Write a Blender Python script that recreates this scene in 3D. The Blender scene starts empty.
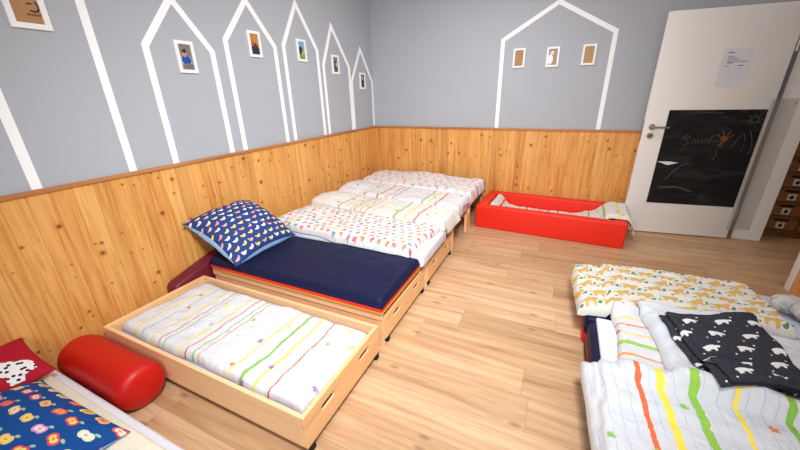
import bpy, bmesh, math, random
from mathutils import Vector, Matrix, noise
from mathutils.bvhtree import BVHTree

random.seed(7)
S = bpy.context.scene
COL = S.collection
PI = math.pi

# ------------------------------------------------------------------ colours and node helpers
def lin(c):
    f = lambda v: v / 12.92 if v <= 0.04045 else ((v + 0.055) / 1.055) ** 2.4
    return (f(c[0] / 255), f(c[1] / 255), f(c[2] / 255), 1.0)

class N:
    """thin wrapper round a node tree: every method adds one node and returns its output socket"""
    def __init__(s, name, rough=0.6, spec=0.3):
        s.m = bpy.data.materials.new(name)
        s.m.use_nodes = True
        s.t = s.m.node_tree
        s.b = s.t.nodes['Principled BSDF']
        s.b.inputs['Roughness'].default_value = rough
        s.b.inputs['Specular IOR Level'].default_value = spec
    def put(s, sock, v):
        if v is None: return
        if isinstance(v, bpy.types.NodeSocket): s.t.links.new(v, sock)
        else: sock.default_value = v
    def n(s, kind): return s.t.nodes.new(kind)
    def math(s, op, a, b=None, c=None, clamp=False):
        d = s.n('ShaderNodeMath'); d.operation = op; d.use_clamp = clamp
        for i, v in enumerate((a, b, c)): s.put(d.inputs[i], v)
        return d.outputs[0]
    def vm(s, op, a, b=None, c=None):
        d = s.n('ShaderNodeVectorMath'); d.operation = op
        s.put(d.inputs[0], a)
        if b is not None: s.put(d.inputs[1], b)
        if c is not None: s.put(d.inputs[2], c)
        return d.outputs['Value'] if op in ('LENGTH', 'DISTANCE', 'DOT_PRODUCT') else d.outputs[0]
    def sep(s, v):
        d = s.n('ShaderNodeSeparateXYZ'); s.put(d.inputs[0], v); return d.outputs[0], d.outputs[1], d.outputs[2]
    def comb(s, x, y, z=0.0):
        d = s.n('ShaderNodeCombineXYZ')
        for i, v in enumerate((x, y, z)): s.put(d.inputs[i], v)
        return d.outputs[0]
    def mix(s, f, a, b, mode='MIX'):
        d = s.n('ShaderNodeMix'); d.data_type = 'RGBA'; d.blend_type = mode
        s.put(d.inputs[0], f); s.put(d.inputs[6], a); s.put(d.inputs[7], b)
        return d.outputs[2]
    def noise(s, v, scale, detail=2.0, rough=0.5, dist=0.0):
        d = s.n('ShaderNodeTexNoise'); s.put(d.inputs['Vector'], v)
        d.inputs['Scale'].default_value = scale; d.inputs['Detail'].default_value = detail
        d.inputs['Roughness'].default_value = rough; d.inputs['Distortion'].default_value = dist
        return d.outputs[0]
    def white(s, v):
        d = s.n('ShaderNodeTexWhiteNoise'); s.put(d.inputs['Vector'], v); return d.outputs['Value'], d.outputs['Color']
    def voro(s, v, scale=1.0):
        d = s.n('ShaderNodeTexVoronoi'); d.voronoi_dimensions = '2D'; s.put(d.inputs['Vector'], v); d.inputs['Scale'].default_value = scale
        return d.outputs['Distance'], d.outputs['Color']
    def ramp(s, f, stops, const=False):
        d = s.n('ShaderNodeValToRGB'); r = d.color_ramp
        r.interpolation = 'CONSTANT' if const else 'LINEAR'
        while len(r.elements) < len(stops): r.elements.new(0.5)
        for e, (p, c) in zip(r.elements, stops): e.position = p; e.color = c
        s.put(d.inputs[0], f); return d.outputs[0]
    def sstep(s, v, a, b):
        d = s.n('ShaderNodeMapRange'); d.interpolation_type = 'SMOOTHSTEP'; s.put(d.inputs[0], v)
        d.inputs[1].default_value = a; d.inputs[2].default_value = b
        return d.outputs[0]
    def obj(s): return s.n('ShaderNodeTexCoord').outputs['Object']
    def uv(s): return s.n('ShaderNodeTexCoord').outputs['UV']
    def bump(s, h, strength=0.2, dist=0.002):
        d = s.n('ShaderNodeBump'); s.put(d.inputs['Height'], h)
        d.inputs['Strength'].default_value = strength; d.inputs['Distance'].default_value = dist
        s.t.links.new(d.outputs[0], s.b.inputs['Normal'])
    def ell(s, p, cx, cy, rx, ry, soft=None):
        q = s.vm('MULTIPLY_ADD', p, (1 / rx, 1 / ry, 0), (-cx / rx, -cy / ry, 0))
        return s.math('LESS_THAN', s.vm('LENGTH', q), 1.0)
    def union(s, ms):
        r = ms[0]
        for m in ms[1:]: r = s.math('MAXIMUM', r, m)
        return r
    def end(s, col):
        s.put(s.b.inputs['Base Color'], col); return s.m

def plain(name, c, rough=0.5, spec=0.3, metal=0.0, var=0.0, scale=8.0):
    k = N(name, rough, spec)
    k.b.inputs['Metallic'].default_value = metal
    c = lin(c)
    nz = k.noise(k.obj(), scale, 3)
    d = max(var, 0.02)
    return k.end(k.mix(nz, tuple(v * (1 - d) for v in c[:3]) + (1,), tuple(min(1, v * (1 + d)) for v in c[:3]) + (1,)))

def cloth_plain(name, c, rough=0.85, var=0.05, weave=900):
    k = N(name, rough, 0.15)
    c = lin(c); o = k.obj()
    nz = k.noise(o, 14, 3)
    k.bump(k.noise(o, 10, 4, 0.55, 1.3), 0.35, 0.02)
    return k.end(k.mix(nz, tuple(v * (1 - var) for v in c[:3]) + (1,), tuple(min(1, v * (1 + var)) for v in c[:3]) + (1,)))

# ------------------------------------------------------------------ surface materials
def pine(name, axis, bw=0.093, dark=1.0):
    k = N(name, 0.42, 0.35)
    x, y, z = k.sep(k.obj())
    c = x if axis == 'X' else y
    i = k.math('FLOOR', k.math('DIVIDE', c, bw))
    r, rc = k.white(k.comb(i, 3.7, 1.1))
    ro = k.math('MULTIPLY', r, 37.0)
    g1 = k.noise(k.comb(k.math('MULTIPLY', c, 34.0), k.math('ADD', k.math('MULTIPLY', z, 1.7), ro), ro), 1.0, 4, 0.6, 0.5)
    g2 = k.noise(k.comb(k.math('MULTIPLY', c, 130.0), k.math('MULTIPLY', z, 5.0), ro), 1.0, 2)
    base = k.ramp(g1, [(0.30, lin((206, 138, 68))), (0.47, lin((228, 170, 98))), (0.62, lin((238, 186, 114))), (0.78, lin((218, 152, 80)))])
    base = k.mix(k.math('MULTIPLY', k.sstep(g2, 0.5, 0.75), 0.35), base, lin((196, 126, 62)))
    tint = k.ramp(r, [(0.0, lin((232, 216, 200))), (0.35, lin((255, 246, 234))), (0.7, lin((244, 226, 206))), (1.0, lin((255, 250, 240)))])
    base = k.mix(1.0, base, tint, 'MULTIPLY')
    # knots: two sizes of dark eyes with a reddish ring
    for sc, seed, rad, gate in ((8.0, 0.0, 0.100, 0.60), (14.0, 40.0, 0.085, 0.80)):
        v = k.comb(k.math('ADD', k.math('MULTIPLY', c, sc), seed), k.math('MULTIPLY', z, sc * 1.05), seed)
        d, vc = k.voro(v, 1.0)
        gr, gg, gb = k.sep(vc)
        clus = k.noise(k.comb(k.math('MULTIPLY', c, 2.6), k.math('MULTIPLY', z, 3.4), seed + 2), 1.0, 2)
        on = k.math('MULTIPLY', k.math('GREATER_THAN', gr, gate), k.math('GREATER_THAN', clus, 0.44))
        d = k.math('ADD', d, k.math('MULTIPLY', k.math('SUBTRACT', k.noise(v, 6.0, 2), 0.5), 0.06))
        lim = k.math('MULTIPLY_ADD', gg, 0.85, 0.28)
        dd = k.math('DIVIDE', d, lim)
        halo = k.math('MULTIPLY', k.math('SUBTRACT', 1.0, k.sstep(dd, rad * 0.9, rad * 2.8)), on)
        core = k.math('MULTIPLY', k.math('SUBTRACT', 1.0, k.sstep(dd, rad * 0.7, rad * 1.25)), on)
        base = k.mix(k.math('MULTIPLY', halo, 0.45), base, lin((190, 112, 50)))
        base = k.mix(k.math('MULTIPLY', core, 0.82), base, lin((112, 58, 26)))
    k.bump(g1, 0.08, 0.002)
    return k.end(base)

def laminate():
    k = N('oak_laminate', 0.42, 0.35)
    x, y, z = k.sep(k.obj())
    pw, pl = 0.195, 1.28
    row = k.math('FLOOR', k.math('DIVIDE', y, pw))
    rr, _ = k.white(k.comb(row, 9.1, 0.3))
    xs = k.math('DIVIDE', k.math('MULTIPLY_ADD', rr, pl, x), pl)
    ci = k.math('FLOOR', xs)
    r, rc = k.white(k.comb(row, ci, 5.5))
    ro = k.math('MULTIPLY', r, 53.0)
    wob = k.math('MULTIPLY', k.noise(k.comb(k.math('MULTIPLY', x, 1.4), k.math('MULTIPLY', y, 3.0), ro), 1.0, 2), 0.22)
    yy = k.math('ADD', y, k.math('MULTIPLY', wob, 0.25))
    g1 = k.noise(k.comb(k.math('MULTIPLY', x, 1.3), k.math('MULTIPLY', yy, 21.0), ro), 1.0, 5, 0.62, 0.4)
    g2 = k.noise(k.comb(k.math('MULTIPLY', x, 4.0), k.math('MULTIPLY', yy, 120.0), ro), 1.0, 3, 0.6)
    base = k.ramp(g1, [(0.25, lin((168, 126, 90))), (0.42, lin((200, 160, 123))), (0.58, lin((216, 180, 144))), (0.80, lin((226, 194, 160)))])
    base = k.mix(k.math('MULTIPLY', k.sstep(g2, 0.48, 0.8), 0.5), base, lin((168, 122, 80)))
    tint = k.ramp(r, [(0.0, lin((228, 220, 208))), (0.5, lin((248, 240, 232))), (1.0, lin((255, 253, 250)))])
    base = k.mix(1.0, base, tint, 'MULTIPLY')
    v = k.comb(k.math('MULTIPLY', x, 3.2), k.math('MULTIPLY', y, 8.5), 2.0)
    d, vc = k.voro(v, 1.0)
    gr, gg, gb = k.sep(vc)
    on = k.math('GREATER_THAN', gr, 0.80)
    spot = k.math('MULTIPLY', k.math('SUBTRACT', 1.0, k.sstep(d, 0.03, 0.14)), on)
    base = k.mix(k.math('MULTIPLY', spot, 0.6), base, lin((128, 84, 48)))
    fy = k.math('FRACT', k.math('DIVIDE', y, pw)); fx = k.math('FRACT', xs)
    seam = k.math('MAXIMUM', k.math('LESS_THAN', fy, 0.012), k.math('LESS_THAN', fx, 0.0022))
    base = k.mix(k.math('MULTIPLY', seam, 0.4), base, lin((120, 82, 50)))
    k.put(k.b.inputs['Roughness'], k.math('MULTIPLY_ADD', g1, 0.15, 0.36))
    return k.end(base)

def painted(name, c, bumpy=True):
    k = N(name, 0.75, 0.2)
    o = k.obj(); c = lin(c)
    nz = k.noise(o, 1.3, 3)
    if bumpy: k.bump(k.noise(o, 160, 3), 0.12, 0.002)
    return k.end(k.mix(nz, tuple(v * 0.97 for v in c[:3]) + (1,), tuple(min(1, v * 1.03) for v in c[:3]) + (1,)))

def light_wood(name, axis, c1=(222, 172, 116), c2=(240, 198, 146)):
    k = N(name, 0.45, 0.3)
    x, y, z = k.sep(k.obj())
    if axis == 'X': v = k.comb(k.math('MULTIPLY', x, 1.5), k.math('MULTIPLY', y, 30.0), k.math('MULTIPLY', z, 30.0))
    else: v = k.comb(k.math('MULTIPLY', x, 30.0), k.math('MULTIPLY', y, 1.5), k.math('MULTIPLY', z, 30.0))
    g = k.noise(v, 1.0, 4, 0.6)
    return k.end(k.ramp(g, [(0.3, lin(c1)), (0.7, lin(c2))]))

# ------------------------------------------------------------------ printed cloths
def cells(k, uv, w, h, stagger=0.5, jitter=0.0, turn=0.0):
    x, y, z = k.sep(uv)
    py = k.math('DIVIDE', y, h)
    row = k.math('FLOOR', py)
    px = k.math('ADD', k.math('DIVIDE', x, w), k.math('MULTIPLY', k.math('MODULO', k.math('ABSOLUTE', row), 2.0), stagger))
    col = k.math('FLOOR', px)
    ident = k.comb(col, row, 0.37)
    r, rc = k.white(ident)
    lx = k.math('MULTIPLY', k.math('SUBTRACT', k.math('FRACT', px), 0.5), w)
    ly = k.math('MULTIPLY', k.math('SUBTRACT', k.math('FRACT', py), 0.5), h)
    p = k.comb(lx, ly, 0.0)
    if jitter:
        off = k.vm('MULTIPLY', k.vm('SUBTRACT', rc, (0.5, 0.5, 0.5)), (w * jitter, h * jitter, 0))
        p = k.vm('ADD', p, off)
    if turn:
        d = k.n('ShaderNodeVectorRotate'); d.rotation_type = 'Z_AXIS'
        k.put(d.inputs['Vector'], p); k.put(d.inputs['Angle'], k.math('MULTIPLY', k.math('SUBTRACT', r, 0.5), turn))
        p = d.outputs[0]
    return p, r, rc

def cloth_base(k, uv, cr=0.55):
    k.bump(k.noise(uv, 11, 4, 0.55, 1.4), cr, 0.022)

def stripes_mat(name, stripes, white=(214, 213, 216), thin=None, blots=True, axis=0, blot_seed=0.0, wob=0.012):
    k = N(name, 0.85, 0.12)
    uv = k.uv(); cloth_base(k, uv)
    x, y, z = k.sep(uv)
    if axis: x, y = y, x
    wv = k.math('MULTIPLY', k.math('SUBTRACT', k.noise(k.comb(k.math('MULTIPLY', x, 2.0), y, blot_seed), 9.0, 3), 0.5), wob * 2)
    xx = k.math('ADD', x, wv)
    col = lin(white)
    if thin:
        pitch, tc = thin
        f = k.math('FRACT', k.math('DIVIDE', xx, pitch))
        gap = k.math('GREATER_THAN', k.noise(k.comb(k.math('MULTIPLY', x, 30), y, 3.0), 6.0, 1), 0.42)
        col = k.mix(k.math('MULTIPLY', k.math('MULTIPLY', k.math('COMPARE', f, 0.5, 0.035), gap), 0.7), col, lin(tc))
    for pos, w, c in stripes:
        rag = k.math('MULTIPLY_ADD', k.noise(uv, 60.0, 1), w * 0.55, w * 0.26)
        m = k.math('COMPARE', xx, pos, rag)
        col = k.mix(k.math('MULTIPLY', m, 0.95), col, lin(c))
    if blots:
        p, r, rc = cells(k, k.vm('ADD', uv, (blot_seed, blot_seed, 0)), 0.13, 0.115, 0.5, 0.7, 6.0)
        on = k.math('GREATER_THAN', r, 0.62)
        nz = k.noise(uv, 90.0, 2)
        d = k.math('ADD', k.vm('LENGTH', p), k.math('MULTIPLY', k.math('SUBTRACT', nz, 0.5), 0.035))
        m = k.math('MULTIPLY', k.math('LESS_THAN', d, 0.013), on)
        cr, cg, cb = k.sep(rc)
        bc = k.ramp(cg, [(0.0, lin((226, 118, 72))), (0.3, lin((240, 214, 90))), (0.55, lin((128, 184, 84))), (0.75, lin((150, 110, 170))), (0.88, lin((150, 190, 220)))], True)
        col = k.mix(k.math('MULTIPLY', m, 0.9), col, bc)
    return k.end(col)

def dots_mat():
    """white with small bright vehicles / fruit like blobs"""
    k = N('bright_motif_cotton', 0.85, 0.12)
    uv = k.uv(); cloth_base(k, uv)
    p, r, rc = cells(k, uv, 0.066, 0.055, 0.5, 0.32, 2.2)
    cr, cg, cb = k.sep(rc)
    pal = [(0.0, lin((214, 60, 66))), (0.2, lin((236, 130, 62))), (0.38, lin((238, 190, 66))), (0.54, lin((110, 176, 92))), (0.7, lin((78, 150, 190))), (0.85, lin((222, 96, 130)))]
    c1 = k.ramp(cg, pal, True)
    c2 = k.ramp(cb, pal, True)
    body = k.union([k.ell(p, 0, 0, 0.018, 0.010), k.ell(p, 0.009, 0.008, 0.009, 0.008)])
    wheel = k.union([k.ell(p, -0.010, -0.010, 0.005, 0.005), k.ell(p, 0.010, -0.010, 0.005, 0.005)])
    col = k.mix(k.math('MULTIPLY', body, 0.9), lin((222, 219, 218)), c1)
    col = k.mix(k.math('MULTIPLY', wheel, 0.85), col, c2)
    return k.end(col)

def print_mat():
    """white with muted little animals, for the bed against the back wall"""
    k = N('animal_print_cotton', 0.85, 0.12)
    uv = k.uv(); cloth_base(k, uv)
    p, r, rc = cells(k, uv, 0.105, 0.085, 0.5, 0.3, 3.0)
    cr, cg, cb = k.sep(rc)
    pal = [(0.0, lin((206, 120, 84))), (0.22, lin((228, 158, 90))), (0.42, lin((132, 112, 120))), (0.6, lin((190, 160, 190))), (0.8, lin((226, 190, 120)))]
    body = k.union([k.ell(p, 0, 0, 0.024, 0.011), k.ell(p, 0.022, 0.010, 0.010, 0.009), k.ell(p, -0.014, -0.011, 0.006, 0.010), k.ell(p, 0.012, -0.011, 0.006, 0.010)])
    col = k.mix(k.math('MULTIPLY', body, 0.85), lin((228, 222, 222)), k.ramp(cg, pal, True))
    return k.end(col)

def bird_mat():
    k = N('blue_bird_cotton', 0.85, 0.12)
    uv = k.uv(); cloth_base(k, uv)
    p, r, rc = cells(k, uv, 0.060, 0.050, 0.5, 0.18, 0.9)
    cr, cg, cb = k.sep(rc)
    pal = [(0.0, lin((246, 238, 226))), (0.3, lin((240, 168, 150))), (0.5, lin((246, 216, 120))), (0.72, lin((226, 150, 170))), (0.88, lin((236, 226, 190)))]
    body = k.union([k.ell(p, 0, 0, 0.015, 0.0095), k.ell(p, 0.012, 0.009, 0.007, 0.0065), k.ell(p, -0.016, 0.005, 0.007, 0.004)])
    wing = k.ell(p, -0.003, -0.001, 0.008, 0.006)
    col = k.mix(k.math('MULTIPLY', body, 0.95), lin((46, 68, 124)), k.ramp(cg, pal, True))
    col = k.mix(k.math('MULTIPLY', wing, 0.7), col, k.ramp(cb, [(0.0, lin((236, 150, 90))), (0.5, lin((250, 230, 150))), (0.75, lin((240, 170, 180)))], True))
    return k.end(col)

def apple_mat():
    k = N('blue_fruit_cotton', 0.85, 0.12)
    uv = k.uv(); cloth_base(k, uv)
    p, r, rc = cells(k, uv, 0.082, 0.070, 0.5, 0.12, 0.7)
    cr, cg, cb = k.sep(rc)
    outer = k.union([k.ell(p, -0.010, 0, 0.016, 0.016), k.ell(p, 0.010, 0, 0.016, 0.016)])
    inner = k.union([k.ell(p, -0.008, 0, 0.010, 0.010), k.ell(p, 0.008, 0, 0.010, 0.010)])
    core = k.ell(p, 0, 0, 0.006, 0.004)
    stalk = k.ell(p, 0.022, 0.020, 0.010, 0.005)
    col = lin((26, 74, 142))
    pal = [(0.0, lin((226, 84, 84))), (0.25, lin((238, 196, 120))), (0.45, lin((222, 150, 200))), (0.62, lin((222, 226, 190))), (0.8, lin((240, 222, 90)))]
    pal2 = [(0.0, lin((240, 214, 110))), (0.3, lin((240, 226, 210))), (0.55, lin((226, 130, 120))), (0.75, lin((236, 170, 90)))]
    col = k.mix(stalk, col, lin((150, 190, 160)))
    col = k.mix(k.math('MULTIPLY', outer, 0.95), col, k.ramp(cg, pal, True))
    col = k.mix(k.math('MULTIPLY', inner, 0.9), col, k.ramp(cb, pal2, True))
    col = k.mix(k.math('MULTIPLY', core, 0.6), col, lin((170, 90, 70)))
    return k.end(col)

def ochre_mat():
    k = N('ochre_animal_cotton', 0.85, 0.12)
    uv = k.uv(); cloth_base(k, uv)
    p, r, rc = cells(k, uv, 0.118, 0.090, 0.5, 0.12, 0.9)
    p = k.vm('MULTIPLY', p, (0.88, 0.84, 1))
    body = k.union([k.ell(p, 0, 0.004, 0.031, 0.015), k.ell(p, 0.026, 0.016, 0.014, 0.011), k.ell(p, -0.020, -0.014, 0.009, 0.014),
                    k.ell(p, 0.016, -0.014, 0.009, 0.014), k.ell(p, -0.034, 0.008, 0.012, 0.005)])
    leaf = k.union([k.ell(p, 0.040, -0.014, 0.011, 0.007), k.ell(p, 0.046, -0.004, 0.006, 0.009), k.ell(p, -0.044, -0.020, 0.008, 0.006)])
    spots = k.math('GREATER_THAN', k.noise(uv, 150, 1), 0.62)
    col = k.mix(leaf, lin((214, 210, 202)), lin((88, 132, 96)))
    oc = k.mix(k.math('MULTIPLY', spots, 0.5), lin((208, 164, 84)), lin((176, 126, 56)))
    col = k.mix(k.math('MULTIPLY', body, 0.95), col, oc)
    return k.end(col)

def bear_mat():
    k = N('black_fleece_print', 0.95, 0.1)
    uv = k.uv()
    p, r, rc = cells(k, uv, 0.140, 0.094, 0.5, 0.04, 0.3)
    body = k.union([k.ell(p, 0, 0.004, 0.030, 0.012), k.ell(p, 0.030, 0.003, 0.012, 0.007), k.ell(p, -0.022, -0.009, 0.006, 0.010), k.ell(p, 0.015, -0.010, 0.006, 0.010),
                    k.ell(p, -0.012, -0.008, 0.005, 0.009)])
    dot = k.union([k.ell(p, 0.052, 0.028, 0.005, 0.004), k.ell(p, -0.050, -0.032, 0.004, 0.0035)])
    k.bump(k.noise(uv, 420, 2), 0.4, 0.003)
    fuzz = k.noise(uv, 60, 3)
    bg = k.mix(fuzz, lin((38, 38, 44)), lin((66, 66, 74)))
    col = k.mix(k.math('MULTIPLY', k.math('MAXIMUM', body, dot), 0.92), bg, lin((232, 230, 230)))
    return k.end(col)

def red_dog_mat():
    """red cotton with one plain white patch with black specks"""
    k = N('red_patch_cotton', 0.85, 0.12)
    uv = k.uv(); cloth_base(k, uv)
    nz = k.vm('MULTIPLY', k.vm('SUBTRACT', k.comb(k.noise(uv, 22, 2), k.noise(k.vm('ADD', uv, (3, 5, 0)), 22, 2), 0.0), (0.5, 0.5, 0.0)), (0.05, 0.05, 0))
    p = k.vm('ADD', uv, nz)
    m = k.union([k.ell(p, 0.225, 0.425, 0.045, 0.042), k.ell(p, 0.19, 0.365, 0.05, 0.05), k.ell(p, 0.26, 0.38, 0.04, 0.03), k.ell(p, 0.13, 0.30, 0.04, 0.05)])
    d, c = k.voro(uv, 38.0)
    sp = k.math('LESS_THAN', d, 0.26)
    w = k.mix(sp, lin((240, 236, 238)), lin((44, 40, 46)))
    col = k.mix(m, lin((176, 30, 48)), w)
    return k.end(col)

def photo_mat(name, bg, shapes):
    k = N(name, 0.25, 0.4)
    uv = k.uv()
    nz = k.noise(uv, 9, 3)
    col = k.mix(nz, lin(tuple(v * 0.7 for v in bg)), lin(bg))
    for cx, cy, rx, ry, c in shapes:
        w = k.vm('ADD', uv, k.vm('MULTIPLY', k.vm('SUBTRACT', k.comb(nz, k.noise(uv, 13, 2), 0.0), (0.5, 0.5, 0.0)), (0.15, 0.15, 0)))
        col = k.mix(k.ell(w, cx, cy, rx, ry), col, lin(c))
    return k.end(col)

def chalk_mat():
    k = N('chalkboard_black', 0.5, 0.25)
    o = k.obj()
    x, y, z = k.sep(o)
    sm = k.noise(k.comb(k.math('MULTIPLY', x, 3.5), 0.0, k.math('MULTIPLY', z, 9.0)), 1.0, 4, 0.65, 1.2)
    here = k.math('SUBTRACT', 1.0, k.sstep(k.vm('LENGTH', k.vm('MULTIPLY_ADD', o, (3.2, 0, 5.5), (-1.45, 0, -5.3))), 0.2, 1.2))
    f = k.math('MULTIPLY', k.sstep(sm, 0.42, 0.75), k.math('MULTIPLY_ADD', here, 0.26, 0.05))
    return k.end(k.mix(f, lin((20, 20, 22)), lin((190, 190, 190))))

M = {}
M['wall'] = painted('grey_wall_paint', (176, 179, 185))
M['white_paint'] = painted('white_paint', (238, 238, 236))
M['ceiling'] = painted('ceiling_paint', (244, 243, 240))
M['tape'] = plain('white_tape', (252, 252, 252), 0.7, 0.2)
M['pine_y'] = pine('pine_boards_side', 'Y')
M['pine_x'] = pine('pine_boards_back', 'X')
M['cap'] = light_wood('pine_cap_rail', 'Y', (170, 108, 62), (196, 134, 84))
M['cap_x'] = light_wood('pine_cap_rail_back', 'X', (170, 108, 62), (196, 134, 84))
M['floor'] = laminate()
M['bed_x'] = light_wood('beech_long', 'X', (232, 184, 136), (244, 204, 158))
M['bed_y'] = light_wood('beech_cross', 'Y', (234, 180, 122), (246, 202, 150))
M['slot_shade'] = plain('painted_slot_shade', (30, 22, 18), 0.8)  # dark colour that stands in for the shade inside slots
M['black'] = plain('black_rubber', (24, 24, 26), 0.6)
M['steel'] = plain('brushed_steel', (176, 172, 166), 0.32, 0.5, 1.0)
M['door'] = painted('door_lacquer', (240, 236, 230), False)
M['jamb'] = painted('jamb_lacquer', (236, 232, 226), False)
M['chalkboard'] = chalk_mat()
M['chalk'] = plain('white_chalk', (104, 104, 102), 0.95)
M['chalk_orange'] = plain('orange_chalk', (150, 100, 62), 0.95)
M['chalk_yellow'] = plain('yellow_chalk', (104, 102, 78), 0.95)
M['paper'] = plain('paper_white', (226, 226, 234), 0.8)
M['ink'] = plain('grey_ink', (110, 110, 122), 0.8)
M['kraft'] = plain('kraft_paper', (176, 132, 88), 0.6, var=0.08, scale=12)
M['frame'] = plain('white_frame', (246, 245, 243), 0.45)
M['navy'] = cloth_plain('navy_vinyl', (22, 26, 58), 0.5, 0.06)
M['red_vinyl'] = plain('red_vinyl', (194, 18, 10), 0.42, 0.4, var=0.05)
M['red_bright'] = plain('red_soft_vinyl', (234, 42, 24), 0.45, 0.4, var=0.05, scale=4)
M['yellow'] = plain('yellow_vinyl', (238, 178, 60), 0.5)
M['maroon'] = plain('maroon_leatherette', (112, 26, 44), 0.4, 0.4, var=0.08)
M['white_sheet'] = cloth_plain('white_sheet', (224, 224, 232))
M['cream_sheet'] = cloth_plain('cream_sheet', (232, 222, 200))
M['blue_sheet'] = cloth_plain('pale_blue_sheet', (198, 208, 222))
M['grey_sheet'] = cloth_plain('pale_grey_sheet', (212, 216, 224))
M['lilac_sheet'] = cloth_plain('lilac_sheet', (214, 176, 206))
M['lavender'] = cloth_plain('lavender_grey_sheet', (160, 164, 190))
M['plain_white'] = cloth_plain('plain_white_cotton', (206, 208, 214))
M['light_blue'] = cloth_plain('light_blue_cotton', (150, 190, 232))
M['plush'] = cloth_plain('grey_plush', (186, 184, 182), 1.0, 0.35, 300)
M['plush_light'] = cloth_plain('pale_plush', (196, 192, 186), 1.0, 0.2, 300)
M['shelf'] = light_wood('brown_shelf_wood', 'X', (126, 78, 40), (156, 100, 54))
M['drawer_brown'] = plain('brown_card', (150, 100, 58), 0.7, var=0.08)
M['label'] = plain('label_white', (232, 230, 224), 0.7)
RED, ORG, YEL, GRN, BRN = (204, 96, 74), (220, 130, 76), (230, 210, 104), (140, 180, 92), (186, 106, 74)
M['duvet_drawer'] = stripes_mat('cream_stripe_cotton_drawer', [
    (0.13, 0.014, YEL), (0.20, 0.006, GRN), (0.30, 0.012, YEL), (0.36, 0.007, RED), (0.395, 0.006, GRN), (0.52, 0.012, YEL),
    (0.575, 0.008, RED), (0.625, 0.008, GRN), (0.66, 0.006, ORG), (0.90, 0.012, YEL), (0.985, 0.018, GRN), (1.07, 0.016, YEL), (1.155, 0.008, BRN)], blot_seed=1.3)
M['duvet_s1'] = stripes_mat('cream_stripe_cotton_middle', [
    (0.42, 0.009, BRN), (0.50, 0.012, YEL), (0.56, 0.010, GRN), (0.60, 0.012, ORG), (0.665, 0.010, GRN), (0.72, 0.008, ORG), (0.80, 0.010, YEL),
    (1.02, 0.018, GRN), (1.12, 0.018, YEL), (1.215, 0.014, RED)], white=(222, 217, 208), blot_seed=4.1)
M['duvet_s2'] = stripes_mat('cream_stripe_cotton_back', [
    (0.40, 0.009, YEL), (0.46, 0.009, ORG), (0.62, 0.014, BRN), (0.66, 0.010, YEL), (0.73, 0.012, ORG), (0.80, 0.010, BRN),
    (1.13, 0.020, GRN), (1.20, 0.018, YEL), (1.28, 0.014, RED)], white=(222, 216, 216), blot_seed=7.7)
M['duvet_crib'] = stripes_mat('cream_stripe_cotton_crib', [(x, 0.014, c) for x, c in
    ((0.1, RED), (0.22, YEL), (0.36, BRN), (0.5, ORG), (0.6, RED), (0.7, BRN), (0.83, YEL), (1.0, GRN), (1.12, GRN), (1.24, YEL), (1.36, RED))],
    white=(222, 218, 210), blot_seed=2.2)
M['duvet_front'] = stripes_mat('white_wide_stripe_cotton', [
    (0.19, 0.018, (236, 100, 48)), (0.268, 0.026, (246, 218, 70)), (0.372, 0.026, (142, 190, 62)), (0.495, 0.014, (246, 218, 70)),
    (0.645, 0.020, (132, 184, 66)), (0.685, 0.018, (230, 92, 60)), (0.86, 0.02, (246, 218, 70))],
    white=(208, 209, 213), thin=(0.042, (160, 178, 204)), blot_seed=9.4, wob=0.006)
M['duvet_mid'] = stripes_mat('white_short_stripe_cotton', [
    (0.06, 0.02, GRN), (0.16, 0.014, (240, 150, 70)), (0.25, 0.024, (150, 190, 80)), (0.33, 0.014, (246, 210, 90)), (0.41, 0.014, (236, 130, 60)), (0.48, 0.012, YEL)],
    white=(210, 209, 212), axis=1, blot_seed=5.9)
M['dots'] = dots_mat(); M['print'] = print_mat(); M['birds'] = bird_mat(); M['apples'] = apple_mat()
M['ochre'] = ochre_mat(); M['bears'] = bear_mat(); M['red_dog'] = red_dog_mat()
gp = N('clear_plastic', 0.25, 0.5)
gp.b.inputs['Alpha'].default_value = 0.2
M['plastic'] = gp.end(lin((205, 200, 190)))

# ------------------------------------------------------------------ object helpers
def tag(o, label=None, cat=None, group=None, kind=None):
    if label: o['label'] = label
    if cat: o['category'] = cat
    if group: o['group'] = group
    if kind: o['kind'] = kind
    return o

def thing(name, label, cat, loc, rz=0.0, group=None, kind=None):
    o = bpy.data.objects.new(name, None); COL.objects.link(o)
    o.location = loc; o.rotation_euler = (0, 0, rz); o.empty_display_size = 0.05
    return tag(o, label, cat, group, kind)

def finish(me, angle=0.6):
    for p in me.polygons: p.use_smooth = True
    me.set_sharp_from_angle(angle=angle)

def part(name, bm, mat, parent=None, label=None, angle=0.6, shift=True):
    """links bm (given in world metres; parents are unrotated unless shift=False) as one mesh object"""
    if parent is not None and shift:
        loc = Vector(); p = parent
        while p is not None: loc += p.location; p = p.parent
        bmesh.ops.translate(bm, vec=-loc, verts=bm.verts)
    me = bpy.data.meshes.new(name); bm.to_mesh(me); bm.free()
    for m in (mat if isinstance(mat, (list, tuple)) else [mat]): me.materials.append(m)
    finish(me, angle)
    o = bpy.data.objects.new(name, me); COL.objects.link(o)
    if parent is not None: o.parent = parent
    if label: o['label'] = label
    return o

def solo(name, bm, mat, label, cat, group=None, angle=0.6):
    vs = [v.co for v in bm.verts]
    c = Vector(((min(v.x for v in vs) + max(v.x for v in vs)) / 2, (min(v.y for v in vs) + max(v.y for v in vs)) / 2, min(v.z for v in vs)))
    bmesh.ops.translate(bm, vec=-c, verts=bm.verts)
    o = part(name, bm, mat, None, None, angle)
    o.location = c
    return tag(o, label, cat, group)

def struct(name, bm, mat, parent=None):
    o = part(name, bm, mat, parent)
    if parent is None: o['kind'] = 'structure'
    return o

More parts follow.
